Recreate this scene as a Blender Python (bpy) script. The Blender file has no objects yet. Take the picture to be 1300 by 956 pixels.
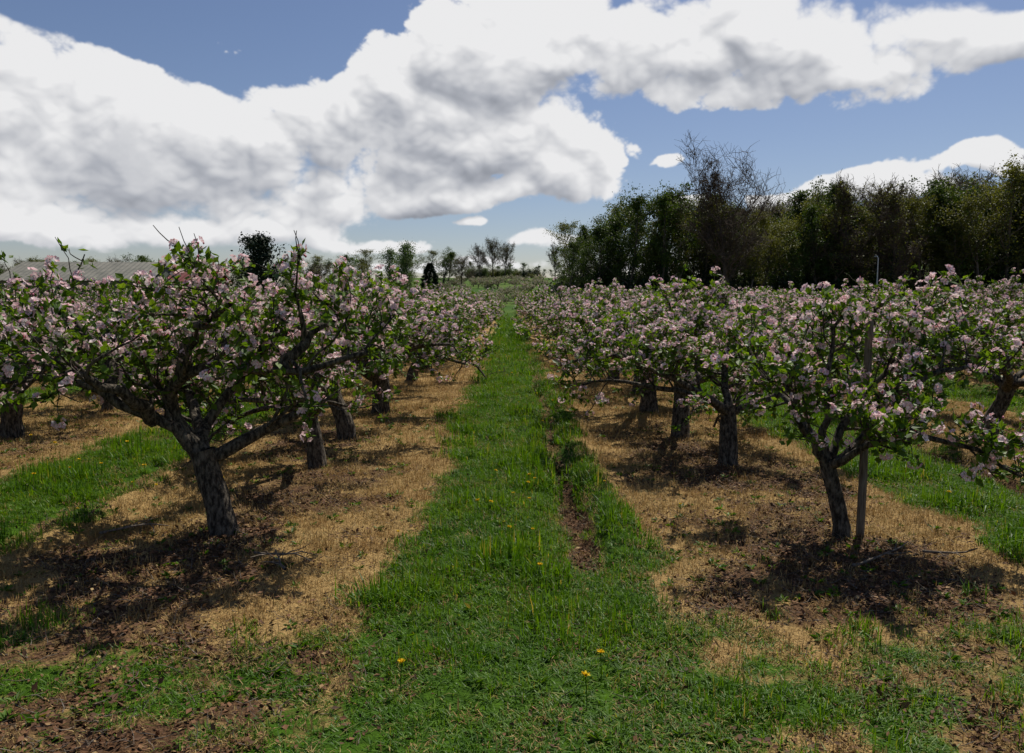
import bpy, math, random
import numpy as np
from mathutils import Vector
R = np.random.default_rng(7)
scene = bpy.context.scene
scene.view_settings.view_transform='Standard'
scene.view_settings.look='None'
scene.view_settings.exposure=0

# ------------------------------------------------------------------ helpers
def norm(v):
    return v/np.maximum(np.linalg.norm(v,axis=-1,keepdims=True),1e-9)
_tab = np.random.default_rng(99).random((256,256))
def vn(x,y,s,seed=0):
    x=np.asarray(x,float)*s+seed*17.31; y=np.asarray(y,float)*s+seed*9.77
    xi=np.floor(x).astype(int); yi=np.floor(y).astype(int)
    fx=x-xi; fy=y-yi; fx=fx*fx*(3-2*fx); fy=fy*fy*(3-2*fy)
    a=_tab[xi%256,yi%256]; b=_tab[(xi+1)%256,yi%256]; c=_tab[xi%256,(yi+1)%256]; d=_tab[(xi+1)%256,(yi+1)%256]
    return (a*(1-fx)+b*fx)*(1-fy)+(c*(1-fx)+d*fx)*fy
def fbm(x,y,s,seed=0,o=3):
    t=0;a=.5;n=0
    for i in range(o):
        t=t+a*vn(x,y,s*2**i,seed+i*3); n+=a; a*=.5
    return t/n
def sst(a,b,x):
    t=np.clip((x-a)/(b-a),0,1); return t*t*(3-2*t)

class MB:
    """mesh builder"""
    def __init__(s): s.v=[]; s.f=[]; s.m=[]; s.n=0; s.sm=[]
    def add(s,verts,faces,mat,smooth=False):
        verts=np.asarray(verts,float).reshape(-1,3); faces=np.asarray(faces,int)
        s.v.append(verts); s.f.append(faces+s.n); s.m.append(np.full(len(faces),mat)); s.sm.append(np.full(len(faces),smooth))
        s.n+=len(verts)
    def mesh(s,name,mats):
        me=bpy.data.meshes.new(name)
        V=np.concatenate(s.v); me.vertices.add(len(V)); me.vertices.foreach_set('co',V.ravel())
        tot=np.concatenate([np.full(len(f),f.shape[1]) for f in s.f]); L=np.concatenate([f.ravel() for f in s.f])
        st=np.concatenate([[0],np.cumsum(tot)[:-1]])
        me.loops.add(len(L)); me.loops.foreach_set('vertex_index',L.astype(np.int32))
        me.polygons.add(len(tot)); me.polygons.foreach_set('loop_start',st.astype(np.int32)); me.polygons.foreach_set('loop_total',tot.astype(np.int32))
        me.polygons.foreach_set('material_index',np.concatenate(s.m).astype(np.int32))
        me.polygons.foreach_set('use_smooth',np.concatenate(s.sm).astype(bool))
        for m in mats: me.materials.append(m)
        me.update(calc_edges=True); me.validate()
        return me
def obj(name,me,loc=(0,0,0),rz=0,sc=1,link=True):
    o=bpy.data.objects.new(name,me); o.location=loc; o.rotation_euler=(0,0,rz)
    o.scale=(sc,sc,sc) if np.isscalar(sc) else sc
    if link: scene.collection.objects.link(o)
    return o

def tube(mb,P,r,k,mat,rough=0.0,rng=None,cap=False):
    P=np.asarray(P,float); r=np.asarray(r,float); n=len(P)
    T=norm(np.gradient(P,axis=0))
    a=np.array([1.,0,0]) if abs(T[0][0])<.8 else np.array([0,1.,0])
    u=norm(np.cross(T[0],a)); rings=[]
    ang=np.arange(k)*2*np.pi/k
    for i in range(n):
        u=u-T[i]*np.dot(u,T[i]); u=norm(u); w=np.cross(T[i],u)
        rr=r[i]*np.ones(k)
        if rough>0: rr=rr*(1+rough*(rng.random(k)-.5)*2)
        rings.append(P[i]+(np.cos(ang)*rr)[:,None]*u+(np.sin(ang)*rr)[:,None]*w)
    V=np.concatenate(rings); F=[]
    for i in range(n-1):
        b=i*k
        for j in range(k):
            j2=(j+1)%k; F.append((b+j,b+j2,b+k+j2,b+k+j))
    mb.add(V,F,mat,True)
    if cap:
        mb.add(rings[-1],[tuple(range(k))],mat)
def resample(P,n):
    P=np.asarray(P,float); t=np.arange(len(P)); tt=np.linspace(0,len(P)-1,n)
    out=[]
    for q in tt:
        i=min(int(q),len(P)-2); f=q-i
        p0=P[max(i-1,0)];p1=P[i];p2=P[i+1];p3=P[min(i+2,len(P)-1)]
        out.append(.5*((2*p1)+(-p0+p2)*f+(2*p0-5*p1+4*p2-p3)*f*f+(-p0+3*p1-3*p2+p3)*f**3))
    return np.array(out)
def grow(rng,p,d,L,n,wob,trop=(0,0,0)):
    P=[np.array(p,float)]; d=norm(np.array(d,float)); tr=np.array(trop,float)
    for i in range(n):
        d=norm(d+rng.normal(0,wob,3)+tr/n); P.append(P[-1]+d*L/n)
    return np.array(P)
def leaves(mb,P,D,size,mat,rng,width=.55,fold=.15):
    n=len(P); P=np.asarray(P); D=norm(D)
    up=norm(rng.normal(0,.6,(n,3))+np.array([0,0,1.]))
    S=norm(np.cross(D,up)); N=np.cross(S,D); size=np.asarray(size)[:,None]
    b=P; tip=P+D*size-N*size*.12; mid=P+D*size*.5-N*size*fold
    l=P+D*size*.45+S*size*width*.5; r=P+D*size*.45-S*size*width*.5
    V=np.stack([b,r,tip,l,mid],1).reshape(-1,3); i=np.arange(n)[:,None]*5
    mb.add(V,np.concatenate([i+np.array([[0,1,2,4]]),i+np.array([[0,4,2,3]])]),mat)
def flowers(mb,P,Nn,size,mat,matc,rng):
    n=len(P); Nn=norm(Nn); a=norm(np.cross(Nn,rng.normal(0,1,(n,3)))); b=np.cross(Nn,a); size=np.asarray(size)[:,None]
    VV=[]
    for k in range(5):
        th=2*np.pi*k/5; th1=th+.6; th0=th-.6
        e=lambda t:(math.cos(t)*a+math.sin(t)*b)
        c=P+e(th)*size*.05; tip=P+e(th)*size*.54+Nn*size*.18; l=P+e(th0)*size*.40+Nn*size*.14; r=P+e(th1)*size*.40+Nn*size*.14
        VV.append(np.stack([c,r,tip,l],1))
    V=np.concatenate(VV,0).reshape(-1,3); m=n*5
    mb.add(V,np.arange(m)[:,None]*4+np.array([[0,1,2,3]]),mat)
def blobs(mb,P,size,mat,rng):
    n=len(P); s=np.asarray(size)[:,None,None]
    o=np.array([[1,0,0],[0,1,0],[-1,0,0],[0,-1,0],[0,0,1.3],[0,0,-1.3]],float)
    V=(P[:,None,:]+o[None]*s).reshape(-1,3); i=np.arange(n)[:,None]*6
    F=np.concatenate([i+np.array([t]) for t in [(0,1,4),(1,2,4),(2,3,4),(3,0,4),(1,0,5),(2,1,5),(3,2,5),(0,3,5)]])
    mb.add(V,F,mat,True)

# ------------------------------------------------------------------ materials
def newmat(name):
    m=bpy.data.materials.new(name); m.use_nodes=True; nt=m.node_tree
    for n in list(nt.nodes): nt.nodes.remove(n)
    return m,nt
def N(nt,t,**k):
    n=nt.nodes.new(t)
    for a,b in k.items(): setattr(n,a,b)
    return n
def foliage(name,c1,c2,tr=.4,rough=.55,tcol=None,c3=None,patch=None):
    m,nt=newmat(name); L=nt.links.new
    g=N(nt,'ShaderNodeNewGeometry'); oi=N(nt,'ShaderNodeObjectInfo')
    r=N(nt,'ShaderNodeValToRGB'); r.color_ramp.elements[0].color=(*c1,1); r.color_ramp.elements[1].color=(*c2,1)
    if c3:
        e=r.color_ramp.elements.new(.93); e.color=(*c2,1); r.color_ramp.elements[-1].color=(*c3,1)
    L(g.outputs['Random Per Island'],r.inputs[0]); col=r.outputs[0]
    if patch:
        nz=N(nt,'ShaderNodeTexNoise'); nz.inputs['Scale'].default_value=1.3; nz.inputs['Detail'].default_value=2; L(g.outputs['Position'],nz.inputs['Vector'])
        rr_=N(nt,'ShaderNodeMapRange'); rr_.inputs[1].default_value=.40; rr_.inputs[2].default_value=.65; L(nz.outputs[0],rr_.inputs[0])
        mp_=N(nt,'ShaderNodeMix',data_type='RGBA',blend_type='MULTIPLY'); L(rr_.outputs[0],mp_.inputs[0]); L(col,mp_.inputs[6]); mp_.inputs[7].default_value=(*patch,1); col=mp_.outputs[2]
    h=N(nt,'ShaderNodeHueSaturation'); mr=N(nt,'ShaderNodeMapRange'); mr.inputs[3].default_value=.8; mr.inputs[4].default_value=1.2
    L(oi.outputs['Random'],mr.inputs[0]); L(mr.outputs[0],h.inputs['Value']); L(col,h.inputs['Color'])
    p=N(nt,'ShaderNodeBsdfPrincipled'); p.inputs['Roughness'].default_value=rough; p.inputs['Specular IOR Level'].default_value=.3
    L(h.outputs[0],p.inputs['Base Color'])
    if tr>0:
        t=N(nt,'ShaderNodeBsdfTranslucent')
        mx=N(nt,'ShaderNodeMix',data_type='RGBA',blend_type='MULTIPLY'); mx.inputs[0].default_value=1
        L(h.outputs[0],mx.inputs[6]); mx.inputs[7].default_value=(*(tcol or (1,1,1)),1); L(mx.outputs[2],t.inputs[0])
        s=N(nt,'ShaderNodeMixShader'); s.inputs[0].default_value=tr; L(p.outputs[0],s.inputs[1]); L(t.outputs[0],s.inputs[2]); out=s.outputs[0]
    else: out=p.outputs[0]
    o=N(nt,'ShaderNodeOutputMaterial'); L(out,o.inputs[0]); return m
def solid(name,c1,c2,scale=20,rough=.85,bump=.3,stretch=(1,1,1),lo=.35,hi=.65,dist=.02):
    m,nt=newmat(name); L=nt.links.new
    tc=N(nt,'ShaderNodeTexCoord'); mp=N(nt,'ShaderNodeMapping'); mp.inputs['Scale'].default_value=stretch
    L(tc.outputs['Object'],mp.inputs[0])
    n=N(nt,'ShaderNodeTexNoise'); n.inputs['Scale'].default_value=scale; n.inputs['Detail'].default_value=5; n.inputs['Roughness'].default_value=.65
    L(mp.outputs[0],n.inputs['Vector'])
    r=N(nt,'ShaderNodeValToRGB'); r.color_ramp.elements[0].position=lo; r.color_ramp.elements[1].position=hi
    r.color_ramp.elements[0].color=(*c1,1); r.color_ramp.elements[1].color=(*c2,1); L(n.outputs[0],r.inputs[0])
    p=N(nt,'ShaderNodeBsdfPrincipled'); p.inputs['Roughness'].default_value=rough; p.inputs['Specular IOR Level'].default_value=.25
    L(r.outputs[0],p.inputs['Base Color'])
    if bump>0:
        b=N(nt,'ShaderNodeBump'); b.inputs['Strength'].default_value=bump; b.inputs['Distance'].default_value=dist
        L(n.outputs[0],b.inputs['Height']); L(b.outputs[0],p.inputs['Normal'])
    o=N(nt,'ShaderNodeOutputMaterial'); L(p.outputs[0],o.inputs[0]); return m

M_bark=solid('apple_bark',(.022,.017,.013),(.22,.185,.145),34,.9,.9,(1,1,.4),.42,.70,.03)
M_leaf=foliage('apple_leaf',(.042,.098,.009),(.125,.215,.022),.44,.5,(1.45,1.3,.4))
M_petal=foliage('apple_petal',(.72,.41,.46),(.93,.79,.79),.3,.6)
M_bud=foliage('apple_bud',(.5,.10,.16),(.66,.24,.31),.15,.6)
M_grass=foliage('grass_blade',(.030,.095,.003),(.095,.215,.008),.45,.5,(1.35,1.2,.4),(.26,.24,.08),patch=(1.5,1.25,1.2))
M_straw=foliage('straw_blade',(.32,.205,.07),(.60,.43,.185),.2,.8,None,(.16,.2,.05),patch=(.82,.73,.65))
M_litter=foliage('litter',(.055,.026,.013),(.19,.09,.04),0,.8,None,(.40,.28,.13))
M_twig=solid('twig_wood',(.06,.045,.035),(.24,.2,.16),40,.9,0)
M_dand=foliage('dandelion_yellow',(.75,.5,.01),(.85,.65,.02),.1,.7)
M_wleaf=foliage('wood_leaf',(.026,.058,.010),(.082,.130,.020),.35,.6,(1.3,1.2,.5))
M_wleaf2=foliage('wood_leaf_spring',(.085,.10,.022),(.16,.175,.04),.35,.6,(1.3,1.2,.5))
M_willow=foliage('fresh_leaf',(.06,.115,.02),(.14,.2,.045),.35,.6)
M_conif=foliage('conifer_needles',(.008,.022,.010),(.02,.045,.018),0,.7)
M_wbark=solid('wood_bark',(.05,.042,.034),(.15,.13,.105),4,.9,0,(1,1,.4))
M_bare=solid('bare_twig_bark',(.06,.045,.034),(.13,.10,.075),4,.9,0)
M_post=solid('post_wood',(.09,.07,.05),(.24,.20,.155),14,.9,.5,(6,6,.6))
M_roof=solid('roof_sheet',(.13,.13,.11),(.21,.20,.17),1.2,.7,0)
M_wall=solid('barn_wall',(.06,.08,.06),(.12,.14,.11),2,.8,0)
M_red=solid('red_cladding',(.10,.018,.016),(.15,.03,.026),2,.7,0)
M_metal=solid('pale_metal',(.4,.42,.42),(.55,.56,.56),3,.5,0)
M_darkw=solid('dark_opening',(.02,.02,.02),(.04,.04,.04),3,.8,0)

# ------------------------------------------------------------------ terrain
STRIP0=.05; PITCH=4.7
def rutinfo(x,y):
    k=np.round((x-STRIP0)/PITCH); dx=x-STRIP0-k*PITCH
    rutx=.60+(fbm(y,y*0+k*3,.4,4)-.5)*.22+(fbm(y,y*0+k*5,1.7,6)-.5)*.10
    wd=.10+.08*np.exp(-((y-7.6)/1.9)**2)+.07*(fbm(y,y*0+k*7,.9,8)-.5)
    return k,dx,rutx,np.maximum(wd,.06)
def hgt(x,y):
    x=np.asarray(x,float); y=np.asarray(y,float)
    a=.35+.65*sst(-110,-30,x)
    h=8.2*sst(90,290,y)*a + 9*sst(60,220,x)*sst(60,160,y)
    h=h+ (fbm(x,y,.012,5)-.5)*5*sst(280,600,y)+ sst(300,1500,y)*14*fbm(x,y,.004,8)
    near=1-sst(30,60,np.abs(y))
    h=h+near*((fbm(x,y,1.3,1)-.5)*.07+(fbm(x,y,6,2)-.5)*.03)
    k,dx,rutx,wd=rutinfo(x,y)
    dep=.07+.11*np.exp(-((y-7.6)/2.2)**2)
    rut=np.exp(-((dx-rutx)/wd)**2)*dep + np.exp(-((dx+.62)/.14)**2)*.02
    h=h-rut*(1-sst(60,90,y))*sst(4.8,6.2,y)
    h=h+.09*np.exp(-((dx-rutx-.30)/.16)**2)*near*sst(5,6.5,y)
    return h
def zones(x,y):
    x=np.asarray(x,float); y=np.asarray(y,float)
    k,dx,rutx,wd=rutinfo(x,y); du=np.abs(dx)
    n1=fbm(x,y,1.1,11)-.5; n2=fbm(x,y,3.5,12)-.5
    e=.90+n1*.6+n2*.45 - .06*(dx<0)
    g=1-sst(e-.12,e+.14,du)
    head=sst(5.0,4.1,y+n1*1.1)
    g=np.maximum(g,head*np.clip(.58+n2*2.8+.2*(x>1),0,1))
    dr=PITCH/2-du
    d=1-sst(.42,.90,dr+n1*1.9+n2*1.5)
    n3=fbm(x,y,.45,21)
    d=d*np.clip(.92-.75*sst(8,13,y)+ (n3-.5)*2.2*sst(7,12,y)+n2*1.2,.08,1)
    d=np.maximum(d, head*np.clip((-x-.3)*.5+.2-n2*3,0,1)*.9)
    rs=np.exp(-((dx-rutx)/wd)**4)*np.clip(.85+n2*2.4+.7*np.exp(-((y-7.6)/1.8)**2),0,1)*sst(5.2,6.2,y)*(1-.6*sst(14,34,y))
    g=g*(1-rs); d=np.maximum(d*(1-g),rs)
    return g,d
def axis(f0,f1,st,lim0,lim1,g=1.12):
    a=list(np.arange(f0,f1,st)); s=st; v=a[-1]
    while v<lim1: s*=g; v+=s; a.append(v)
    s=st; v=a[0]; b=[]
    while v>lim0: s*=g; v-=s; b.append(v)
    return np.array(b[::-1]+a)
gx=axis(-9,9,.055,-1600,1600,1.11); gy=axis(3,17,.055,-300,2200,1.06)
X,Y=np.meshgrid(gx,gy); Z=hgt(X,Y)
nx,ny=len(gx),len(gy)
mb=MB(); idx=np.arange(nx*ny).reshape(ny,nx)
F=np.stack([idx[:-1,:-1],idx[:-1,1:],idx[1:,1:],idx[1:,:-1]],-1).reshape(-1,4)
mb.add(np.stack([X,Y,Z],-1).reshape(-1,3),F,0,True)
m,nt=newmat('ground_soil_grass'); L=nt.links.new
tc=N(nt,'ShaderNodeTexCoord')
def noise(sc,det=4,ro=.6):
    n=N(nt,'ShaderNodeTexNoise'); n.inputs['Scale'].default_value=sc; n.inputs['Detail'].default_value=det; n.inputs['Roughness'].default_value=ro
    L(tc.outputs['Object'],n.inputs['Vector']); return n
def ramp(src,c1,c2,lo,hi):
    r=N(nt,'ShaderNodeValToRGB'); r.color_ramp.elements[0].position=lo; r.color_ramp.elements[1].position=hi
    r.color_ramp.elements[0].color=(*c1,1); r.color_ramp.elements[1].color=(*c2,1); L(src,r.inputs[0]); return r
n1=noise(9); n2=noise(60,3); n3=noise(.05,3)
cg=ramp(n1.outputs[0],(.020,.050,.004),(.06,.13,.008),.35,.65)
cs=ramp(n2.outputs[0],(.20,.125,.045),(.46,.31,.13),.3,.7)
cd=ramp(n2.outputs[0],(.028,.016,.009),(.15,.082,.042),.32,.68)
def attr(nm):
    a=N(nt,'ShaderNodeAttribute'); a.attribute_name=nm
    ad=N(nt,'ShaderNodeMath',operation='ADD'); L(a.outputs['Fac'],ad.inputs[0])
    sb=N(nt,'ShaderNodeMath',operation='MULTIPLY_ADD'); L(n1.outputs[0],sb.inputs[0]); sb.inputs[1].default_value=.8; sb.inputs[2].default_value=-.4
    L(sb.outputs[0],ad.inputs[1])
    r=N(nt,'ShaderNodeMapRange'); r.inputs[1].default_value=.3; r.inputs[2].default_value=.7; L(ad.outputs[0],r.inputs[0]); return r
def mix(f,a,b):
    x=N(nt,'ShaderNodeMix',data_type='RGBA'); L(f,x.inputs[0]); L(a,x.inputs[6]); L(b,x.inputs[7]); return x
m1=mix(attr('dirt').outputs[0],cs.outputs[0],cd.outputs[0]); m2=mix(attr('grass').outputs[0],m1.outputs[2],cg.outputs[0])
cf=ramp(n3.outputs[0],(.040,.095,.010),(.085,.135,.022),.4,.62)
fa=N(nt,'ShaderNodeAttribute'); fa.attribute_name='far'
m3=mix(fa.outputs['Fac'],m2.outputs[2],cf.outputs[0])
p=N(nt,'ShaderNodeBsdfPrincipled'); p.inputs['Roughness'].default_value=.95; p.inputs['Specular IOR Level'].default_value=.1
L(m3.outputs[2],p.inputs['Base Color'])
b=N(nt,'ShaderNodeBump'); b.inputs['Strength'].default_value=.8; b.inputs['Distance'].default_value=.03; L(n2.outputs[0],b.inputs['Height']); L(b.outputs[0],p.inputs['Normal'])
o=N(nt,'ShaderNodeOutputMaterial'); L(p.outputs[0],o.inputs[0])
me=mb.mesh('ground',[m])
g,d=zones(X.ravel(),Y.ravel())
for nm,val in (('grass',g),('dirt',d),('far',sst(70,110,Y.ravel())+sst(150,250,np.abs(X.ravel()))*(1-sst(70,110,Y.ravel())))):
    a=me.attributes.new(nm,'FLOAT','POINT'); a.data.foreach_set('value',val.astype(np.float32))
obj('ground',me)

# ------------------------------------------------------------------ instancing
def scatter(name,P,rot,scl,variants,idxs=None,realize=False):
    col=bpy.data.collections.new(name+'_parts')
    for i,me in enumerate(variants):
        col.objects.link(bpy.data.objects.new(f'{name}_part_{i:02d}',me))
    me=bpy.data.meshes.new(name); n=len(P); me.vertices.add(n); me.vertices.foreach_set('co',np.asarray(P,float).ravel())
    a=me.attributes.new('rot','FLOAT_VECTOR','POINT'); a.data.foreach_set('vector',np.asarray(rot,float).ravel())
    scl=np.asarray(scl,float)
    if scl.ndim==1: scl=np.repeat(scl[:,None],3,1)
    a=me.attributes.new('scl','FLOAT_VECTOR','POINT'); a.data.foreach_set('vector',scl.ravel())
    if idxs is None: idxs=R.integers(0,len(variants),n)
    a=me.attributes.new('idx','INT','POINT'); a.data.foreach_set('value',np.asarray(idxs).astype(np.int32))
    o=obj(name,me)
    ng=bpy.data.node_groups.new(name+'_gn','GeometryNodeTree')
    ng.interface.new_socket('Geometry',in_out='INPUT',socket_type='NodeSocketGeometry'); ng.interface.new_socket('Geometry',in_out='OUTPUT',socket_type='NodeSocketGeometry')
    gi=ng.nodes.new('NodeGroupInput'); go=ng.nodes.new('NodeGroupOutput'); ip=ng.nodes.new('GeometryNodeInstanceOnPoints')
    ci=ng.nodes.new('GeometryNodeCollectionInfo'); ci.inputs['Collection'].default_value=col; ci.inputs['Separate Children'].default_value=True; ci.inputs['Reset Children'].default_value=True
    def na(nm,t):
        q=ng.nodes.new('GeometryNodeInputNamedAttribute'); q.data_type=t; q.inputs['Name'].default_value=nm; return q.outputs['Attribute']
    e=ng.nodes.new('FunctionNodeEulerToRotation'); l=ng.links.new
    l(na('rot','FLOAT_VECTOR'),e.inputs[0]); l(gi.outputs[0],ip.inputs['Points']); l(ci.outputs[0],ip.inputs['Instance'])
    ip.inputs['Pick Instance'].default_value=True; l(na('idx','INT'),ip.inputs['Instance Index']); l(e.outputs[0],ip.inputs['Rotation']); l(na('scl','FLOAT_VECTOR'),ip.inputs['Scale'])
    if realize:
        rl=ng.nodes.new('GeometryNodeRealizeInstances'); l(ip.outputs[0],rl.inputs[0]); l(rl.outputs[0],go.inputs[0])
    else: l(ip.outputs[0],go.inputs[0])
    md=o.modifiers.new('scatter','NODES'); md.node_group=ng
    return o
def onground(x,y,dz=0): return np.stack([x,y,hgt(x,y)+dz],-1)
def rz(n): return np.stack([np.zeros(n),np.zeros(n),R.random(n)*6.283],-1)

def tuft(seed,n,rad,l0,l1,w,lean,mat,matname):
    rng=np.random.default_rng(seed); mb=MB()
    a=rng.random(n)*6.283; rr=rad*np.sqrt(rng.random(n)); B=np.stack([np.cos(a)*rr,np.sin(a)*rr,np.full(n,-.01)],-1)
    L_=rng.uniform(l0,l1,n)[:,None]; th=rng.random(n)*6.283; ln=(rng.random(n)*lean)[:,None]
    D=np.stack([np.cos(th),np.sin(th),0*th],-1); S=np.stack([-np.sin(th),np.cos(th),0*th],-1); up=np.array([0,0,1.])
    c=lambda t:(B+L_*t*(up*np.cos(ln*t*1.2)+D*np.sin(ln*(.35+t*.8))))
    p0,p1,p2=c(0),c(.5),c(1.)
    V=np.stack([p0-S*w*.5,p0+S*w*.5,p1-S*w*.45,p1+S*w*.45,p2],1).reshape(-1,3); i=np.arange(n)[:,None]*5
    V[:,2]=np.maximum(V[:,2],-.01)
    mb.add(V,i+np.array([[0,1,3,2]]),0)
    mb.f.append((i+np.array([[2,3,4]]))); mb.m.append(np.zeros(n,int)); mb.sm.append(np.zeros(n,bool))
    return mb.mesh(matname,[mat])
gv=[tuft(10+i,26,.075,.035,.10+.02*(i%3),.0058,1.2,M_grass,'grass_tuft') for i in range(6)]
def sample(dens,x0,x1,y0,y1): 
    n=int(dens*(x1-x0)*(y1-y0)); return R.uniform(x0,x1,n),R.uniform(y0,y1,n)
PX=[];PY=[];SC=[]
for (dn,x0,x1,y0,y1,s) in ((260,-5,6,2.6,6,.85),(230,-7.5,7.5,6,10,.9),(150,-10,10,10,18,1.0),(50,-16,16,18,34,1.45),(12,-24,24,34,70,2.4)):
    x,y=sample(dn,x0,x1,y0,y1); g,d=zones(x,y); k=R.random(len(x))<g*(.9) ; x=x[k];y=y[k]
    PX.append(x);PY.append(y)
    long=.8+1.1*sst(.5,.75,fbm(x,y,2.2,31))
    SC.append(s*long*R.uniform(.55,1.25,len(x))*(.55+.45*sst(3.9,5.0,y)))
x=np.concatenate(PX);y=np.concatenate(PY);s=np.concatenate(SC)
scatter('grass',onground(x,y),rz(len(x)),np.stack([np.maximum(s,1)*1.0,np.maximum(s,1),s],-1),gv,realize=True)
sv=[tuft(40+i,32,.10,.03,.10,.0045,2.2,M_straw,'straw_tuft') for i in range(6)]
PX=[];PY=[];SC=[]
for (dn,x0,x1,y0,y1,s) in ((190,-5,6,2.6,6,.9),(170,-8,8,6,10,1),(100,-11,11,10,18,1.15),(26,-16,16,18,34,1.8)):
    x,y=sample(dn,x0,x1,y0,y1); g,d=zones(x,y); w=np.clip(1-d*.85-g*.85,0,1); k=R.random(len(x))<w; x=x[k];y=y[k]
    PX.append(x);PY.append(y);SC.append(s*R.uniform(.6,1.3,len(x)))
x=np.concatenate(PX);y=np.concatenate(PY);s=np.concatenate(SC)
rot=rz(len(x)); scatter('dry_grass',onground(x,y),rot,s,sv,realize=True)
def litter(seed):
    rng=np.random.default_rng(seed); mb=MB(); n=26
    P=np.stack([rng.normal(0,.09,n),rng.normal(0,.09,n),rng.uniform(.002,.02,n)],-1)
    D=rng.normal(0,1,(n,3)); D[:,2]*=.35; leaves(mb,P,D,rng.uniform(.015,.042,n),0,rng,.6,.2)
    for i in range(4):
        p=np.array([rng.normal(0,.1),rng.normal(0,.1),.008]); tube(mb,grow(rng,p,[rng.normal(),rng.normal(),.05],rng.uniform(.05,.14),3,.25),np.linspace(.0028,.0012,4),3,1)
    return mb.mesh('litter_patch',[M_litter,M_twig])
PX=[];PY=[]
for (dn,x0,x1,y0,y1) in ((80,-5,6,2.6,7),(50,-8,8,7,12),(25,-11,11,12,20)):
    x,y=sample(dn,x0,x1,y0,y1); g,d=zones(x,y); k=R.random(len(x))<np.clip(d+.07,0,1); PX.append(x[k]);PY.append(y[k])
x=np.concatenate(PX);y=np.concatenate(PY)
scatter('leaf_litter',onground(x,y),rz(len(x)),R.uniform(.7,1.3,len(x)),[litter(60+i) for i in range(5)],realize=True)
def weed(seed):
    rng=np.random.default_rng(seed); mb=MB(); n=14; a=rng.random(n)*6.28
    D=np.stack([np.cos(a),np.sin(a),rng.uniform(.15,.9,n)],-1); leaves(mb,np.stack([0*a,0*a,0*a+.004],-1)+D*.01,D,rng.uniform(.03,.08,n),0,rng,.4,.15)
    return mb.mesh('weed',[M_grass])
x,y=sample(18,-9,9,2.8,16); g,d=zones(x,y); k=(fbm(x,y,.9,44)>.42); x=x[k];y=y[k]
scatter('weeds',onground(x,y),rz(len(x)),R.uniform(.4,1.0,len(x)),[weed(80+i) for i in range(4)],realize=True)
def dandelion(seed):
    rng=np.random.default_rng(seed); mb=MB(); n=30
    tube(mb,np.array([[0,0,0],[.005,0,.05],[.01,.004,.12]]),[.002]*3,4,1)
    a=rng.random(n)*6.28; D=np.stack([np.cos(a),np.sin(a),rng.uniform(.1,1.2,n)],-1)
    leaves(mb,np.tile([[.01,.004,.12]],(n,1)),D,np.full(n,.019),0,rng,.45,.05)
    return mb.mesh('dandelion',[M_dand,M_grass])
x,y=sample(3.0,-9,9,3.6,26); g,d=zones(x,y); k=(R.random(len(x))<g*.6+.06)&(fbm(x,y,.5,50)>.47); x=x[k];y=y[k]
scatter('dandelions',onground(x,y),rz(len(x)),R.uniform(.9,1.5,len(x)),[dandelion(1),dandelion(2)],realize=True)

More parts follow.
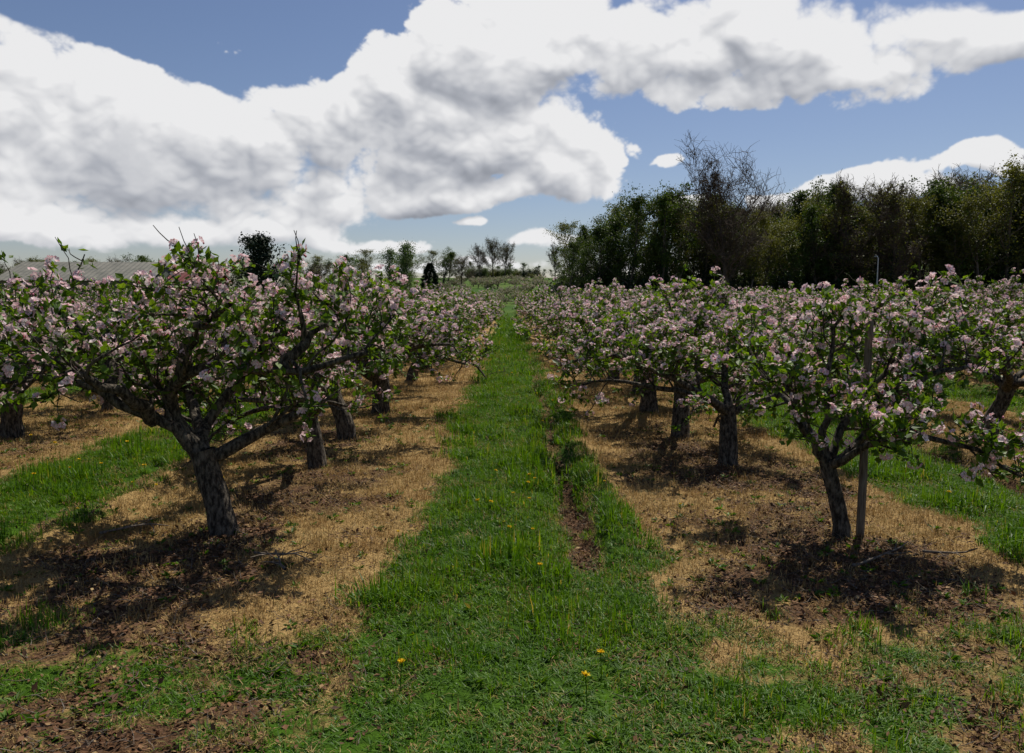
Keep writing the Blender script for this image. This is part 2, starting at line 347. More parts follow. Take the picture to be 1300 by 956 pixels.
# ------------------------------------------------------------------ apple trees
def apple(seed,limbs=None,trunk=None,r0=.125,dens=1.0,lod=0,sz=1.0,zmax=2.35):
    rng=np.random.default_rng(seed); mb=MB()
    if trunk is None:
        h=rng.uniform(.6,.8); lx,ly=rng.normal(0,.1,2)
        trunk=[(0,0,-.08),(lx*.2,ly*.2,h*.35),(lx*.8,ly*.8,h*.75),(lx,ly,h)]
    T=resample(trunk,9); tt=np.linspace(0,1,9)
    rad=r0*(1.0-.22*tt+.35*np.exp(-tt*9)+.15*np.exp(-((tt-1)/.15)**2))
    tube(mb,T,rad,12 if lod==0 else 6,0,.09,rng)
    top=T[-1]; d0=norm(T[-1]-T[-2])
    lim=[]
    if limbs is None:
        n=rng.integers(4,7); a0=rng.random()*6.28
        for i in range(n):
            a=a0+i*6.283/n+rng.normal(0,.25); el=rng.uniform(.45,.95)
            d=[math.cos(a)*math.cos(el),math.sin(a)*math.cos(el),math.sin(el)]
            Ln=rng.uniform(1.45,1.95)*sz
            lim.append(grow(rng,top-d0*rng.uniform(0,.14),d,Ln,9,.17,(0,0,-.55)))
        lim.append(grow(rng,top-d0*.05,[rng.normal(0,.3),rng.normal(0,.3),1],rng.uniform(.9,1.2)*sz,7,.2,(rng.normal(0,.6),rng.normal(0,.6),-.2)))
    else:
        for q in limbs:
            P=resample(q,10); P[1:]+=rng.normal(0,.018,(9,3)); lim.append(P)
    CP=[];CD=[]
    for P in lim:
        n=len(P); Lt=np.linalg.norm(np.diff(P,axis=0),axis=1).sum()
        r1=r0*rng.uniform(.42,.58); rads=r1*np.linspace(1,.26,n)**1.1+.004
        tube(mb,P,rads,9 if lod==0 else 4,0,.08,rng)
        ns=int(max(5,round(Lt*6.2)))
        for j in range(ns):
            t=rng.uniform(.22,1)*(n-1); i=min(int(t),n-2); f=t-i; p=P[i]*(1-f)+P[i+1]*f; tg=norm(P[i+1]-P[i])
            s=norm(np.cross(tg,rng.normal(0,1,3))); s[2]=abs(s[2])*.9+.08
            if rng.random()<.22: s[2]=-.35
            d=norm(s*1.0+tg*.6); L2=rng.uniform(.45,.95)*sz*(1.0-.3*t/n)
            Q=grow(rng,p,d,L2,6,.22,(0,0,.25-1.1*max(0,p[2]-1.5)))
            rr=rads[i]*.45; tube(mb,Q,np.linspace(min(rr,.02),.005,7),5 if lod==0 else 3,0)
            for e in range(5 if lod==0 else 3):
                t2=rng.uniform(.25,1)*5.99; i2=int(t2); p2=Q[i2]+(Q[i2+1]-Q[i2])*(t2-i2)
                d2=norm(rng.normal(0,1,3)+norm(Q[i2+1]-Q[i2])*.7+np.array([0,0,.35])); L3=rng.uniform(.12,.42)*sz
                W=grow(rng,p2,d2,L3,4,.25,(0,0,.3))
                if lod==0: tube(mb,W,np.linspace(.006,.003,5),3,0)
                for c in (W[4],W[2]) if rng.random()<.7 else (W[4],):
                    CP.append(c); CD.append(norm(W[-1]-W[0])+[0,0,.3])
            for c in Q[[3,5,6]]:
                CP.append(c+rng.normal(0,.02,3)); CD.append([rng.normal(),rng.normal(),.8])
    for e in range(4 if lod==0 else 1):
        P=lim[rng.integers(len(lim))]; p=P[rng.integers(4,len(P))]
        W=grow(rng,p,[rng.normal(0,.15),rng.normal(0,.15),1],rng.uniform(.45,.8),6,.08); tube(mb,W,np.linspace(.008,.003,7),3,0)
        for c in W[1:]: CP.append(c);CD.append([rng.normal(0,.5),rng.normal(0,.5),1])
    CP=np.array(CP);CD=norm(np.array(CD,float))
    over=CP[:,2]>zmax; keep=~(over&(rng.random(len(CP))<.8)); keep&=CP[:,2]>.42
    keep&=rng.random(len(CP))<dens; CP=CP[keep];CD=CD[keep]; n=len(CP)
    nl=7 if lod==0 else 3; ls=(.048,.092) if lod==0 else (.10,.17)
    PP=np.repeat(CP,nl,0)+rng.normal(0,.024,(n*nl,3)); DD=norm(np.repeat(CD,nl,0)*.55+rng.normal(0,.65,(n*nl,3)))
    leaves(mb,PP,DD,rng.uniform(*ls,n*nl),1,rng,.62,.14)
    fl=rng.random(n)<(.42 if lod==0 else .52); fl|= (CP[:,2]>1.5)&(rng.random(n)<.36); C=CP[fl]; D=CD[fl]; m=len(C)
    if lod==0:
        nf=6; P=np.repeat(C+D*.05,nf,0); off=norm(np.repeat(D,nf,0)*.5+rng.normal(0,.7,(m*nf,3))); P=P+off*.038
        flowers(mb,P,off+rng.normal(0,.25,(m*nf,3)),rng.uniform(.042,.060,m*nf),2,3,rng)
        b=rng.random(m)<.5; Bp=np.repeat(C[b]+D[b]*.04,2,0); Bp=Bp+rng.normal(0,.03,Bp.shape); blobs(mb,Bp,rng.uniform(.006,.011,len(Bp)),3,rng)
    else:
        nf=3; P=np.repeat(C,nf,0)+rng.normal(0,.045,(m*nf,3)); flowers(mb,P,rng.normal(0,1,P.shape)+[0,0,.6],rng.uniform(.075,.11,m*nf),2,3,rng)
    return mb.mesh('apple_tree',[M_bark,M_leaf,M_petal,M_bud])

heroL=apple(101,limbs=[
 [(-.15,0,.66),(-.30,-.05,.84),(-.48,-.12,1.0),(-.78,-.2,1.2),(-1.05,-.3,1.34),(-1.38,-.4,1.33),(-1.8,-.5,1.38)],
 [(-.15,0,.70),(-.38,.0,1.02),(-.36,-.1,1.2),(-.2,-.2,1.38),(.12,-.3,1.49),(.62,-.4,1.44),(1.1,-.4,1.5),(1.35,-.35,1.55)],
 [(-.13,0,.66),(.08,.05,.73),(.34,.1,.88),(.72,.15,1.0),(.78,.2,1.22),(.85,.25,1.4),(1.25,.3,1.55)],
 [(-.15,.02,.72),(-.12,.2,.95),(.1,.4,1.3),(.32,.6,1.6),(.9,.8,1.8)],
 [(-.16,.02,.7),(-.3,.3,.95),(-.6,.8,1.3),(-1.1,1.2,1.6)],
 [(-.78,-.2,1.2),(-.85,-.05,1.45),(-1.1,.1,1.7),(-1.45,.2,1.85)],
 [(-.2,-.2,1.38),(-.1,-.3,1.6),(.1,-.45,1.8),(.35,-.6,1.95)],
 [(.12,.4,1.3),(-.1,.4,1.6),(-.35,.5,1.9)],
 [(-.48,-.12,1.0),(-.55,-.5,1.25),(-.75,-.95,1.5)],
 [(.62,-.4,1.44),(.8,-.3,1.65),(1.05,-.2,1.85)],
 [(-1.05,-.3,1.34),(-1.3,-.1,1.6),(-1.75,.0,1.7)],
 ],trunk=[(0.03,0,-.08),(0,0,.1),(-.05,0,.33),(-.11,0,.55),(-.15,0,.72)],r0=.118,dens=.88)
heroR=apple(102,limbs=[
 [(-.16,0,.6),(-.32,-.1,.82),(-.5,-.2,1.05),(-.6,-.3,1.35)],
 [(-.16,0,.63),(-.2,0,1.0),(-.16,.1,1.4),(-.05,.1,1.85)],
 [(-.15,0,.6),(.1,-.15,.85),(.4,-.3,.95),(.8,-.4,.85),(1.15,-.45,.6)],
 [(-.15,.05,.64),(.1,.15,1.0),(.4,.2,1.35),(.65,.3,1.7)],
 [(-.15,.05,.62),(-.2,.4,.9),(-.35,.8,1.2),(-.5,1.1,1.5)],
 [(-.15,0,.6),(0,-.4,.85),(.1,-.8,.95)],
 [(.1,.15,1.0),(.4,-.1,1.3),(.85,-.2,1.45)],
 ],trunk=[(0,0,-.08),(-.03,0,.15),(-.08,0,.35),(-.16,0,.64)],r0=.072,dens=.85,sz=.78,zmax=2.2)
AV=[apple(200+i,r0=.10+.02*(i%3)) for i in range(8)]
def put(me,x,y,r=None,s=1.0):
    z=float(hgt(x,y)); return obj('apple_tree',me,(x,y,z),R.random()*6.28 if r is None else r,s)
put(heroL,-2.42,6.53,0); put(heroR,2.79,6.38,0)
rows={-2.3:[9.07,10.96,13.4,16.0],2.5:[9.2,11.0,13.4,15.9],-6.95:[6.0,8.5,11.0,13.7],6.85:[11.1,13.6],-11.7:[5.5,8.2,10.9,13.5],11.5:[8.6,11.2,13.8]}
AL=[apple(300+i,lod=1) for i in range(5)]
k=0
for rx,ys in rows.items():
    ys=list(ys)
    while ys[-1]<44: ys.append(ys[-1]+2.5+R.normal(0,.12))
    for y in ys:
        s=R.uniform(.98,1.14)
        x=rx+R.normal(0,.08)
        if (rx,y)==(2.5,9.2): x=2.62; s=1.08
        if (rx,y)==(6.85,11.1): s=.98
        far=y>24
        put(AL[k%5] if far else AV[k%8],x,y,None,(s,s,R.uniform(.90,1.04))); k+=1
P=[]
for i in range(-26,30):
    rx0=-2.3+4.7*i + (.1 if i>0 else 0)
    for y in np.arange(8,104,2.6):
        yy=y+R.normal(0,.15); rx=rx0
        if -12.5<rx<12.5 and yy<45.5: continue
        if abs(rx)>15+yy*.75: continue
        if rx>8 and yy>84: continue
        if rx<-22 and yy>62: continue
        P.append((rx+R.normal(0,.1),yy))
for yy0 in np.arange(106,215,9.5):
    for x0 in np.arange(-12,34,3.4):
        if x0>8.5 and yy0<150: continue
        if R.random()<.2: continue
        P.append((x0+R.normal(0,.8),yy0+R.normal(0,.9)+x0*.15))
P=np.array(P); s=R.uniform(.85,1.08,len(P))
scatter('distant_apple_orchard',onground(P[:,0],P[:,1]),rz(len(P)),s,AL)

mb=MB(); rr=np.random.default_rng(5)
tube(mb,np.array([(0,0,-.1),(0.004,0,.5),(-.004,0,1.1),(0,0,1.78),(0,0,1.80)]),[.034,.033,.032,.031,.026],9,0,.05,rr,cap=True)
for a in (1.02,1.06): 
    th=np.linspace(0,6.283,13); tube(mb,np.stack([-.03+.075*np.cos(th),.045*np.sin(th),a+0*th],-1),[.006]*13,5,1)
obj('wooden_stake',mb.mesh('wooden_stake',[M_post,M_darkw]),(2.95,6.42,float(hgt(2.95,6.42))),.3)
for j,(x,y,a,l) in enumerate([(-1.95,5.9,-.7,.6),(2.5,5.55,.25,.5),(-3.4,6.4,.3,.55),(-1.6,5.5,2.2,.35),(3.2,5.9,-.5,.4)]):
    mb=MB(); rng=np.random.default_rng(700+j)
    Q=grow(rng,[0,0,.02],[1,0,.03],l,7,.14,(0,0,0)); Q[:,2]=np.abs(Q[:,2]); tube(mb,Q,np.linspace(.012,.004,8),6,0,cap=True)
    for e in range(4):
        q=grow(rng,Q[2+e],[.6,rng.choice([-1,1])*.8,.15],l*.35,4,.2); q[:,2]=np.abs(q[:,2]); tube(mb,q,np.linspace(.006,.002,5),4,0)
    obj('fallen_branch',mb.mesh('fallen_branch',[M_twig]),(x,y,float(hgt(x,y))+.02),a)

# ------------------------------------------------------------------ big trees
def bigtree(seed,H,Rc,base=.25,leaf=M_wleaf,nleaf=6000,ls=.26,limbs=16,bare=False,trunkr=None,up=.5,clump=.45,bark=None,ivy=False,twig=1.0):
    rng=np.random.default_rng(seed); mb=MB(); tr=trunkr or H*.016
    T=grow(rng,[0,0,-.3],[0,0,1],H*.93,12,.05); tube(mb,T,np.linspace(tr,tr*.12,13),8,0)
    ends=[]
    for i in range(limbs):
        t=base+(1-base)*(i+rng.random())/limbs; q=t*12; a=min(int(q),11); p=T[a]+(T[a+1]-T[a])*(q-a)
        az=i*2.4+rng.normal(0,.4); prof=math.sin(math.pi*min(1,(t-base)/(1-base)*.72+.25))
        L_=Rc*(prof*.9+.12)*rng.uniform(.65,1.3); el=up+rng.normal(0,.18)+.5*t
        Q=grow(rng,p,[math.cos(az)*math.cos(el),math.sin(az)*math.cos(el),math.sin(el)],L_*1.15,6,.12,(0,0,.3))
        r_=tr*(1-t*.85)*.5; tube(mb,Q,np.linspace(r_,r_*.2,7),5,0)
        for j in range(9 if bare else 6):
            k2=rng.integers(1,6); Q2=grow(rng,Q[k2],norm(Q[k2+1]-Q[k2])*.8+rng.normal(0,.6,3)+[0,0,.3],L_*rng.uniform(.3,.6),4,.16,(0,0,.2))
            tube(mb,Q2,np.linspace(r_*.35,r_*.1,5),3,0); ends.append(Q2[4]); ends.append(Q2[2])
            if bare:
                for e in range(7):
                    k3=rng.integers(1,5); Q3=grow(rng,Q2[k3],rng.normal(0,.7,3)+norm(Q2[4]-Q2[0])+[0,0,.3],L_*rng.uniform(.15,.32),3,.2)
                    tube(mb,Q3,np.linspace(.028,.012,4)*twig,3,0)
                    for g_ in range(3):
                        Q4=grow(rng,Q3[rng.integers(1,4)],rng.normal(0,.7,3)+[0,0,.5],L_*.15,2,.2); tube(mb,Q4,np.array([.017,.013,.009])*twig,3,0)
    E=np.array(ends)
    if nleaf:
        wgt=rng.random(len(E))**1.2+.1; wgt/=wgt.sum()
        c=E[rng.choice(len(E),nleaf,p=wgt)]; w=clump*rng.uniform(.4,1.2,nleaf)[:,None]
        P=c+rng.normal(0,1,(nleaf,3))*w*[1,1,.7]
        leaves(mb,P,rng.normal(0,1,(nleaf,3))+[0,0,.1],rng.uniform(.6,1.3,nleaf)*ls,1,rng,.7,.12)
    if ivy:
        n=900; t=rng.random(n)**1.2*.55; q=t*12; a=q.astype(int); p=T[a]+(T[a+1]-T[a])*(q-a)[:,None]
        leaves(mb,p+rng.normal(0,.28,(n,3)),rng.normal(0,1,(n,3)),rng.uniform(.15,.3,n),2,rng,.8)
    return mb.mesh('broadleaf_tree',[bark or M_wbark,leaf,M_conif])
bt=bigtree(501,12,4.6,.25,nleaf=0,bare=True,limbs=14,up=.6,bark=M_bare,trunkr=.25,twig=1.3)
bt2=bigtree(502,12,4.8,.25,nleaf=1600,ls=.22,leaf=M_wleaf2,bare=True,limbs=14,up=.6,bark=M_bare,trunkr=.25,twig=1.3)
bt3=bigtree(503,14,4.2,.2,nleaf=2400,ls=.22,leaf=M_wleaf2,bare=True,limbs=15,up=.75,bark=M_bare,trunkr=.25,ivy=True,twig=1.2)
WV=[bigtree(400,14,4.0,.2,M_wleaf,5600,.25,ivy=True),bigtree(401,14,4.5,.22,M_wleaf,6000,.25),bigtree(402,14,4.0,.3,M_wleaf2,4600,.22,ivy=True),
    bigtree(403,14,4.2,.2,M_wleaf,5400,.25,ivy=True),bigtree(404,14,4.2,.3,M_wleaf2,4400,.22),bigtree(405,14,4.8,.12,M_wleaf,7000,.25),bt3]
def bush(seed,mat):
    rng=np.random.default_rng(seed); mb=MB(); C=rng.normal(0,1,(26,3))*[1.0,.8,.55]+[0,0,1.3]; C[:,2]=np.abs(C[:,2])
    for c in C[:12]: tube(mb,np.array([[0,0,-.2],c*[.4,.4,.5],c]),[.06,.04,.02],4,0)
    n=2000; P=C[rng.integers(0,26,n)]+rng.normal(0,.42,(n,3)); leaves(mb,P,rng.normal(0,1,(n,3)),rng.uniform(.12,.28,n),1,rng,.7)
    return mb.mesh('bush',[M_wbark,mat])
BV=[bush(450,M_wleaf),bush(451,M_wleaf2),bush(452,M_conif)]
def wtop(x,y):
    return np.interp(x,[6,9,13,18,25,32,40,60,90],[9.5,11.5,13.5,14.5,13,12.5,14.5,17,18])
P=[];S=[];I=[]
for row,(dy,step) in enumerate([(0,2.7),(4.5,2.8),(10,3.2),(17,4.0)]):
    x=8.5+row*.3
    while x<120:
        yy=98-.06*x+dy+R.normal(0,1.5); hh=wtop(x*98/yy,0)*(.68+.40*R.random()**.7)*(1+.03*row)-max(0,float(hgt(x,yy)))*.6
        P.append((x+R.normal(0,.6),yy)); ww=hh/14*R.uniform(.8,1.15); S.append((ww,ww,hh/14))
        I.append(R.choice([0,1,3,5,2]) if row<2 and x<26 else R.choice([0,1,2,3,4,4,2,6,6]) ); x+=step*R.uniform(.5,1.5)
P=np.array(P); scatter('woodland',onground(P[:,0],P[:,1]),rz(len(P)),np.array(S),WV,I)
P=[(R.uniform(9,118),101+R.normal(0,1.5)) for _ in range(130)]+[(R.uniform(9,118),R.uniform(104,122)) for _ in range(240)]
P=np.array(P); P[:,1]-=.06*P[:,0]; scatter('woodland_undergrowth',onground(P[:,0],P[:,1]),rz(len(P)),R.uniform(.7,1.7,len(P)),BV,R.choice([0,2,0,2],len(P)))
def place(name,me,x,y,s=1,r=0): return obj(name,me,(x,y,float(hgt(x,y))-.1),r,s)
place('bare_tree',bigtree(500,16.6,6.6,.22,nleaf=0,bare=True,limbs=22,up=.5,bark=M_bare,trunkr=.36,twig=1.15),25.3,92.5)
place('bare_tree',bt,-8.3,235,.80,.5); place('bare_tree',bt2,-1.0,240,.78,1.5); place('bare_tree',bt,14,236,.82,2.2); place('bare_tree',bt2,-4.6,246,.9,4)
P=np.array([(R.uniform(26,150),R.uniform(132,160)) for _ in range(70)])
bvar=[bt,bt2,WV[2],WV[4]]; hh=.95+.35*sst(30,100,P[:,0])+R.uniform(-.2,.12,len(P))
scatter('hillside_trees',onground(P[:,0],P[:,1]),rz(len(P)),hh*1.15,bvar,R.choice([1,1,2,1,3,0],len(P)))
wl=bigtree(510,9.5,2.8,.08,M_willow,5000,.2,limbs=20,up=.8,clump=.5)
place('willow_tree',wl,-15.0,118,1.0); place('willow_tree',wl,-18.4,122,.92,2)
def conifer(seed,H,Rb,n=7000,col=M_conif):
    rng=np.random.default_rng(seed); mb=MB(); tube(mb,np.array([[0,0,-.3],[0,0,H*.5],[0,0,H*.96]]),[Rb*.1,Rb*.06,.02],6,0)
    t=rng.random(n)**1.3; a=rng.random(n)*6.28; lob=1+.22*np.sin(a*5+t*14)+.18*np.sin(a*3-t*23)
    rr=Rb*(1-t)**.7*lob*np.sqrt(rng.uniform(.25,1,n)); P=np.stack([np.cos(a)*rr,np.sin(a)*rr,.2+t*H*.97],-1)
    D=np.stack([np.cos(a),np.sin(a),rng.uniform(-.2,1,n)],-1); leaves(mb,P,D,rng.uniform(.2,.42,n),1,rng,.4)
    return mb.mesh('conifer',[M_wbark,col])
place('cypress_tree',conifer(1,6.2,1.9),-10.8,110); place('pine_tree',bigtree(520,9.2,2.6,.2,M_conif,6500,.3,limbs=20,up=.35,clump=.5),-27.5,90)
P=[];S=[]
for x in np.arange(-190,-8,2.6):
    P.append((x+R.normal(0,1),185+R.normal(0,6))); S.append(R.uniform(.42,.68))
for x in np.arange(-90,-26,2.6):
    P.append((x+R.normal(0,1),112+R.normal(0,6))); S.append(R.uniform(.32,.52))
for x in np.arange(-12,34,2.4): P.append((x,262+R.normal(0,4))); S.append(R.uniform(.2,.38))
for x,y,s in ((-37,84,.50),(-34.5,84,.46),(-40,86,.42),(-26,118,.5),(-22,121,.46),(-58,82,.5),(-50,86,.42)): P.append((x,y)); S.append(s)
P=np.array(P); scatter('hedgerow_trees',onground(P[:,0],P[:,1]),rz(len(P)),np.array(S)[:,None]*np.array([[1.35,1.35,1]]),WV[:6]+[bt2,wl])
P=np.array([(R.uniform(-150,-12),R.uniform(115,130)) for _ in range(130)]+[(R.uniform(-14,10),256+R.normal(0,3)) for _ in range(36)]); scatter('hedge',onground(P[:,0],P[:,1]),rz(len(P)),R.uniform(.5,1.2,len(P)),BV)

# ------------------------------------------------------------------ buildings
def box(mb,x0,x1,y0,y1,z0,z1,mat):
    V=[(x,y,z) for z in (z0,z1) for x,y in ((x0,y0),(x1,y0),(x1,y1),(x0,y1))]
    mb.add(V,[(0,3,2,1),(4,5,6,7),(0,1,5,4),(1,2,6,5),(2,3,7,6),(3,0,4,7)],mat)
def barn(name,x,y,w,dp,eave,ridge,wall,roof,rz_=0):
    root=bpy.data.objects.new(name,None); scene.collection.objects.link(root); root.location=(x,y,float(hgt(x,y))); root.rotation_euler=(0,0,rz_)
    def part(nm,mb,mats):
        o=obj(nm,mb.mesh(nm,mats)); o.parent=root
    mb=MB(); box(mb,-w/2,w/2,-dp/2,dp/2,-.3,eave,0)
    for sx in (-1,1): mb.add([(sx*w/2,-dp/2,eave),(sx*w/2,dp/2,eave),(sx*w/2,0,ridge-.1)],[(0,1,2)],0)
    part('walls',mb,[wall])
    mb=MB(); n=int(w/.2); xs=np.linspace(-w/2-.3,w/2+.3,n)
    for s in (-1,1):
        zz=np.where(np.arange(n)%2==0,.04,0.0); e=np.stack([xs,0*xs+s*(dp/2+.35),zz+eave-.1],-1); r_=np.stack([xs,0*xs,zz+ridge],-1)
        mb.add(np.concatenate([e,r_]),[(i,i+1,n+i+1,n+i) for i in range(n-1)],0)
    part('roof',mb,[roof])
    mb=MB(); box(mb,-w*.2,w*.1,-dp/2-.05,-dp/2-.01,0,eave*.8,0); box(mb,w*.25,w*.35,-dp/2-.05,-dp/2-.01,eave*.4,eave*.75,0); part('doors_and_windows',mb,[M_darkw])
barn('barn',-36,70,12,9,3.3,4.9,M_wall,M_roof,.05)
barn('red_shed',-27.6,71,3.6,5,3.3,4.1,M_red,M_red,.02)
mb=MB(); tube(mb,np.array([(0,0,-.5),(0,0,4),(0,0,9.4)]),[.16,.14,.11],8,0,cap=True)
box(mb,-1.1,1.1,-.06,.06,8.7,8.82,0); box(mb,-.8,.8,-.06,.06,8.0,8.1,0)
for q in (-1,-.5,.5,1): tube(mb,np.array([(q,0,8.82),(q,0,8.94),(q,0,9.02)]),[.05,.07,.03],6,1)
obj('utility_pole',mb.mesh('utility_pole',[M_post,M_metal]),(13.6,190,float(hgt(13.6,190))),.3)
mb=MB(); tube(mb,np.array([(0,0,-.3),(0,0,3),(0,0,6.2)]),[.10,.08,.06],10,0,cap=True); tube(mb,np.array([(0,0,6.1),(.3,0,6.35),(.9,0,6.4)]),[.05,.05,.04],6,0); box(mb,.7,1.2,-.12,.12,6.34,6.46,0)
obj('street_lamp',mb.mesh('street_lamp',[M_metal]),(41.5,89,float(hgt(41.5,89))),1.4)

# ------------------------------------------------------------------ sky : cloud field computed over azimuth / elevation
SUN_EL=math.radians(54); SUN_AZ=math.radians(28)
W,H=6144,1024; EMAX=math.pi/3
f32=np.float32
az=((np.arange(W)+.5)/W*2*np.pi-np.pi).astype(f32)[None,:]; el=((np.arange(H)+.5)/H*EMAX).astype(f32)[:,None]
_g=np.random.default_rng(21).random((256,256))*2*np.pi; _gx=np.cos(_g).astype(f32); _gy=np.sin(_g).astype(f32)
def perlin(x,y):
    xi=np.floor(x).astype(np.int32); yi=np.floor(y).astype(np.int32); fx=(x-xi).astype(f32); fy=(y-yi).astype(f32)
    u=fx*fx*fx*(fx*(fx*6-15)+10); v=fy*fy*fy*(fy*(fy*6-15)+10); xi&=255; yi&=255; x1=(xi+1)&255; y1=(yi+1)&255
    a=_gx[xi,yi]*fx+_gy[xi,yi]*fy; b=_gx[x1,yi]*(fx-1)+_gy[x1,yi]*fy
    c=_gx[xi,y1]*fx+_gy[xi,y1]*(fy-1); d=_gx[x1,y1]*(fx-1)+_gy[x1,y1]*(fy-1)
    return (a+(b-a)*u)*(1-v)+(c+(d-c)*u)*v
XX=np.broadcast_to(az,(H,W)); YY=np.broadcast_to(el*1.45,(H,W))
p1_=perlin(XX*5+3,YY*5+7); p2_=perlin(XX*5+40,YY*5+11); p3_=perlin(XX*15+3,YY*15+70); p4_=perlin(XX*15+90,YY*15+11)
wa=.35+.65*sst(.05,.25,el)
wx=(p1_*.08+p3_*.03)*wa; wy=(p2_*.05+p4_*.022)*wa
B=[(95,110,170,66),(250,155,180,74),(60,195,230,100),(280,220,190,78),(390,170,105,66),(20,50,80,34),
   (480,165,140,90),(560,115,140,80),(640,75,130,78),(640,190,150,72),(740,190,110,58),
   (700,40,170,76),(850,50,180,72),(1000,60,180,78),(1140,70,160,76),(1290,50,130,54),
   (100,292,330,40),(330,285,160,28),(430,250,150,42),(560,240,130,26),
   (990,250,70,20),(1050,236,80,26),(1120,226,90,28),(1190,240,80,18),(1240,212,60,14),(1295,206,70,20),(870,252,75,14),(860,198,48,18),(690,306,100,18),(480,306,100,18),(602,277,28,10),(1000,330,300,14),(560,335,260,12)]
acc=np.ones((H,W),f32); PA=XX+wx; PE=el+wy
for cx,cy,rx,ry in B:
    tx=(cx-645)/1030.; tz=(373-cy)/1045.; a=math.atan(tx); e=math.atan(tz*math.cos(a))
    sx=(rx*1.30)/1000/(1+tx*tx); sy=(ry*1.30)/1000/math.sqrt(1+tx*tx)
    i0=int(np.clip((a-sx-.25+np.pi)/2/np.pi*W,0,W)); i1=int(np.clip((a+sx+.25+np.pi)/2/np.pi*W,0,W)); j1=int(np.clip((e+sy+.2)/EMAX*H,1,H))
    ln=np.sqrt(((PA[:j1,i0:i1]-a)/sx)**2+((PE[:j1,i0:i1]-e)/sy)**2); t=np.clip(1-ln,0,1); t=t*t*(3-2*t)
    acc[:j1,i0:i1]*=1-t*.93
acc=1-acc
side=sst(.75,1.1,np.abs(XX))*sst(2.9,2.5,np.abs(XX)); acc=np.maximum(acc,side*np.clip(.08+perlin(XX*2.2+9,YY*3+2)*1.3,0,.8)*sst(.6,.35,YY/1.45)).astype(f32)
bil=np.zeros((H,W),f32); a_=1.0; tot=0; fr=6.0
for o_ in range(7):
    n_=perlin(XX*fr+wx*8+o_*13.7,YY*fr+wy*8+o_*5.3); bil+=a_*np.abs(n_)*2.6; tot+=a_; a_*=.58; fr*=2.05
    if o_==3: bilS=bil/tot
bil/=tot
fb=perlin(XX*3+77,YY*4+8)*.5+perlin(XX*8+77,YY*10+8)*.25
D=acc*1.15+(bil-.5)*.95+fb*.35-.49
soft=.12+.26*np.clip(perlin(XX*3+5,YY*3+60)*2+.3,0,1)
mask=sst(0,1,D/soft)
T=np.clip(acc*1.15+(bilS-.5)*.85+fb*.35-.48,0,.9)
def shift(A,da,de):
    k=int(round(de/EMAX*H)); i=int(round(da/(2*np.pi)*W)); S_=np.roll(A,-i,1); 
    out=np.zeros_like(S_); out[:H-k]=S_[k:] if k>0 else S_; return out
tau=np.zeros((H,W),f32); prev=0
for s_ in (.004,.010,.018,.030,.046,.066,.09):
    tau+=shift(T,s_*.35,s_*.94)*(s_-prev); prev=s_
tau*=.35+.65*sst(.04,.14,el)
rel=(T-shift(T,.005,.012))*.50+(T-shift(T,.012,.026))*.45+(D-shift(D,.002,.004))*.16
Bv=.38+.62*np.exp(-tau*14)+.30*np.exp(-T*6)+rel*.9+fb*.30
Bv=np.clip(Bv,0,1)
buf=np.zeros((H,W,4),f32); buf[...,0]=Bv; buf[...,1]=mask; buf[...,3]=1
img=bpy.data.images.new('cloud_field',W,H,alpha=False,float_buffer=False); img.colorspace_settings.name='Non-Color'
img.pixels.foreach_set(buf.ravel()); img.update(); img.pack()
del buf,tau,T,rel,PA,PE,acc,bil

w=bpy.data.worlds.new('sky'); scene.world=w; w.use_nodes=True; nt=w.node_tree
for n in list(nt.nodes): nt.nodes.remove(n)
L=nt.links.new
def MT(op,a,b=None,c=None):
    n=nt.nodes.new('ShaderNodeMath'); n.operation=op
    for i,v in enumerate((a,b,c)):
        if v is None: continue
        if isinstance(v,(int,float)): n.inputs[i].default_value=v
        else: L(v,n.inputs[i])
    return n.outputs[0]
tc=N(nt,'ShaderNodeTexCoord'); nn=N(nt,'ShaderNodeVectorMath',operation='NORMALIZE'); L(tc.outputs['Generated'],nn.inputs[0])
sp=N(nt,'ShaderNodeSeparateXYZ'); L(nn.outputs[0],sp.inputs[0])
u=MT('MULTIPLY_ADD',MT('ARCTAN2',sp.outputs[0],sp.outputs[1]),1/(2*math.pi),.5); elv=MT('ARCSINE',sp.outputs[2]); v=MT('MULTIPLY',elv,1/EMAX)
cb=N(nt,'ShaderNodeCombineXYZ'); L(u,cb.inputs[0]); L(v,cb.inputs[1])
ti=N(nt,'ShaderNodeTexImage'); ti.image=img; ti.extension='EXTEND'; ti.interpolation='Cubic'; L(cb.outputs[0],ti.inputs[0])
sc_=N(nt,'ShaderNodeSeparateColor'); L(ti.outputs[0],sc_.inputs[0])
cr=N(nt,'ShaderNodeValToRGB'); L(sc_.outputs[0],cr.inputs[0])
cr.color_ramp.elements[0].position=.12; cr.color_ramp.elements[0].color=(.22,.24,.285,1); cr.color_ramp.elements[1].position=.95; cr.color_ramp.elements[1].color=(.90,.90,.91,1)
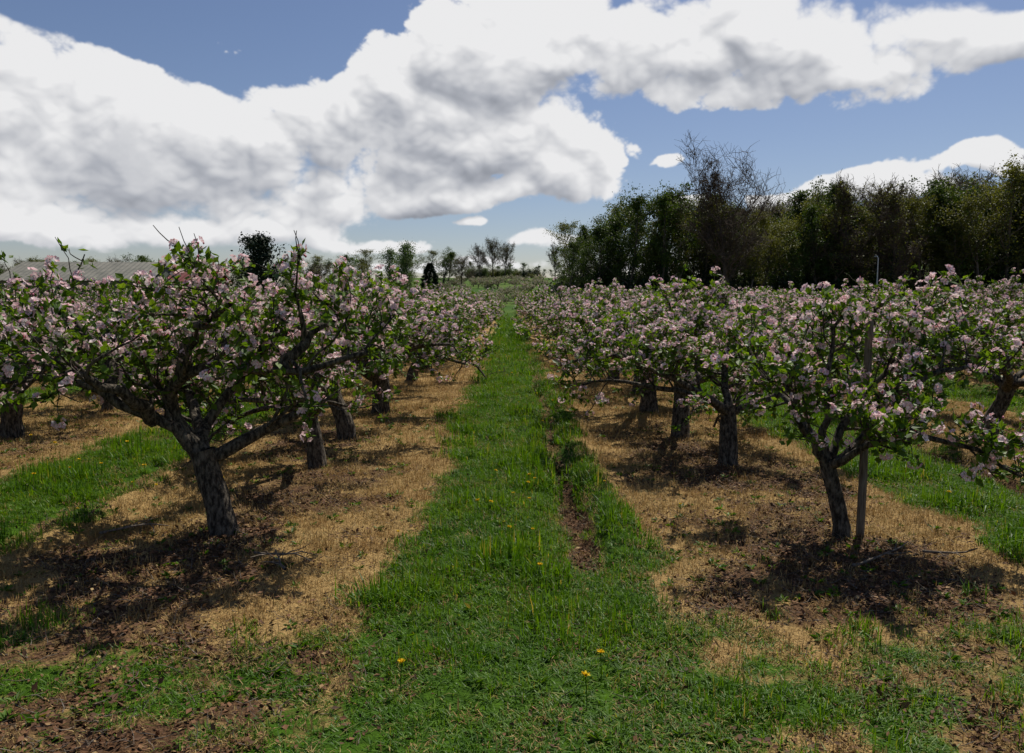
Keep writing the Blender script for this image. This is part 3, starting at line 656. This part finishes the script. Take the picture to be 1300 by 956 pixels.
e=cr.color_ramp.elements.new(.5); e.color=(.46,.48,.53,1)
top=N(nt,'ShaderNodeMapRange'); L(v,top.inputs[0]); top.inputs[1].default_value=1.0; top.inputs[2].default_value=.9
mk=MT('MULTIPLY',sc_.outputs[1],top.outputs[0])
sky=N(nt,'ShaderNodeTexSky',sky_type='NISHITA'); sky.sun_disc=False; sky.sun_elevation=SUN_EL; sky.sun_rotation=SUN_AZ; sky.air_density=1.0; sky.dust_density=.4; sky.ozone_density=2.6
tint=N(nt,'ShaderNodeMix',data_type='RGBA',blend_type='MULTIPLY'); tint.inputs[0].default_value=1; L(sky.outputs[0],tint.inputs[6]); tint.inputs[7].default_value=(.98,.94,1.02,1)
b1=N(nt,'ShaderNodeBackground'); b1.inputs[1].default_value=.070; L(tint.outputs[2],b1.inputs[0])
b2=N(nt,'ShaderNodeBackground'); b2.inputs[1].default_value=.92; L(cr.outputs[0],b2.inputs[0])
ms=N(nt,'ShaderNodeMixShader'); L(mk,ms.inputs[0]); L(b1.outputs[0],ms.inputs[1]); L(b2.outputs[0],ms.inputs[2])
ow=N(nt,'ShaderNodeOutputWorld'); L(ms.outputs[0],ow.inputs[0])
try:
    w.cycles.sampling_method='MANUAL'; w.cycles.sample_map_resolution=1024
except Exception as ex: print(ex)
sd=Vector((math.sin(SUN_AZ)*math.cos(SUN_EL),math.cos(SUN_AZ)*math.cos(SUN_EL),math.sin(SUN_EL)))
lt=bpy.data.lights.new('sun','SUN'); lt.energy=5.0; lt.angle=math.radians(.53); lt.color=(1,.94,.82)
so=bpy.data.objects.new('sun',lt); scene.collection.objects.link(so); so.rotation_euler=sd.to_track_quat('Z','Y').to_euler(); so.location=(20,20,40)

# ------------------------------------------------------------------ camera
cam=bpy.data.cameras.new('camera'); cam.lens=27.7; cam.sensor_width=36; cam.clip_end=5000; cam.clip_start=.05
co=bpy.data.objects.new('camera',cam); scene.collection.objects.link(co); co.location=(0,0,2.0)
co.rotation_euler=(math.radians(90-5.88),0,math.radians(-.29)); scene.camera=co
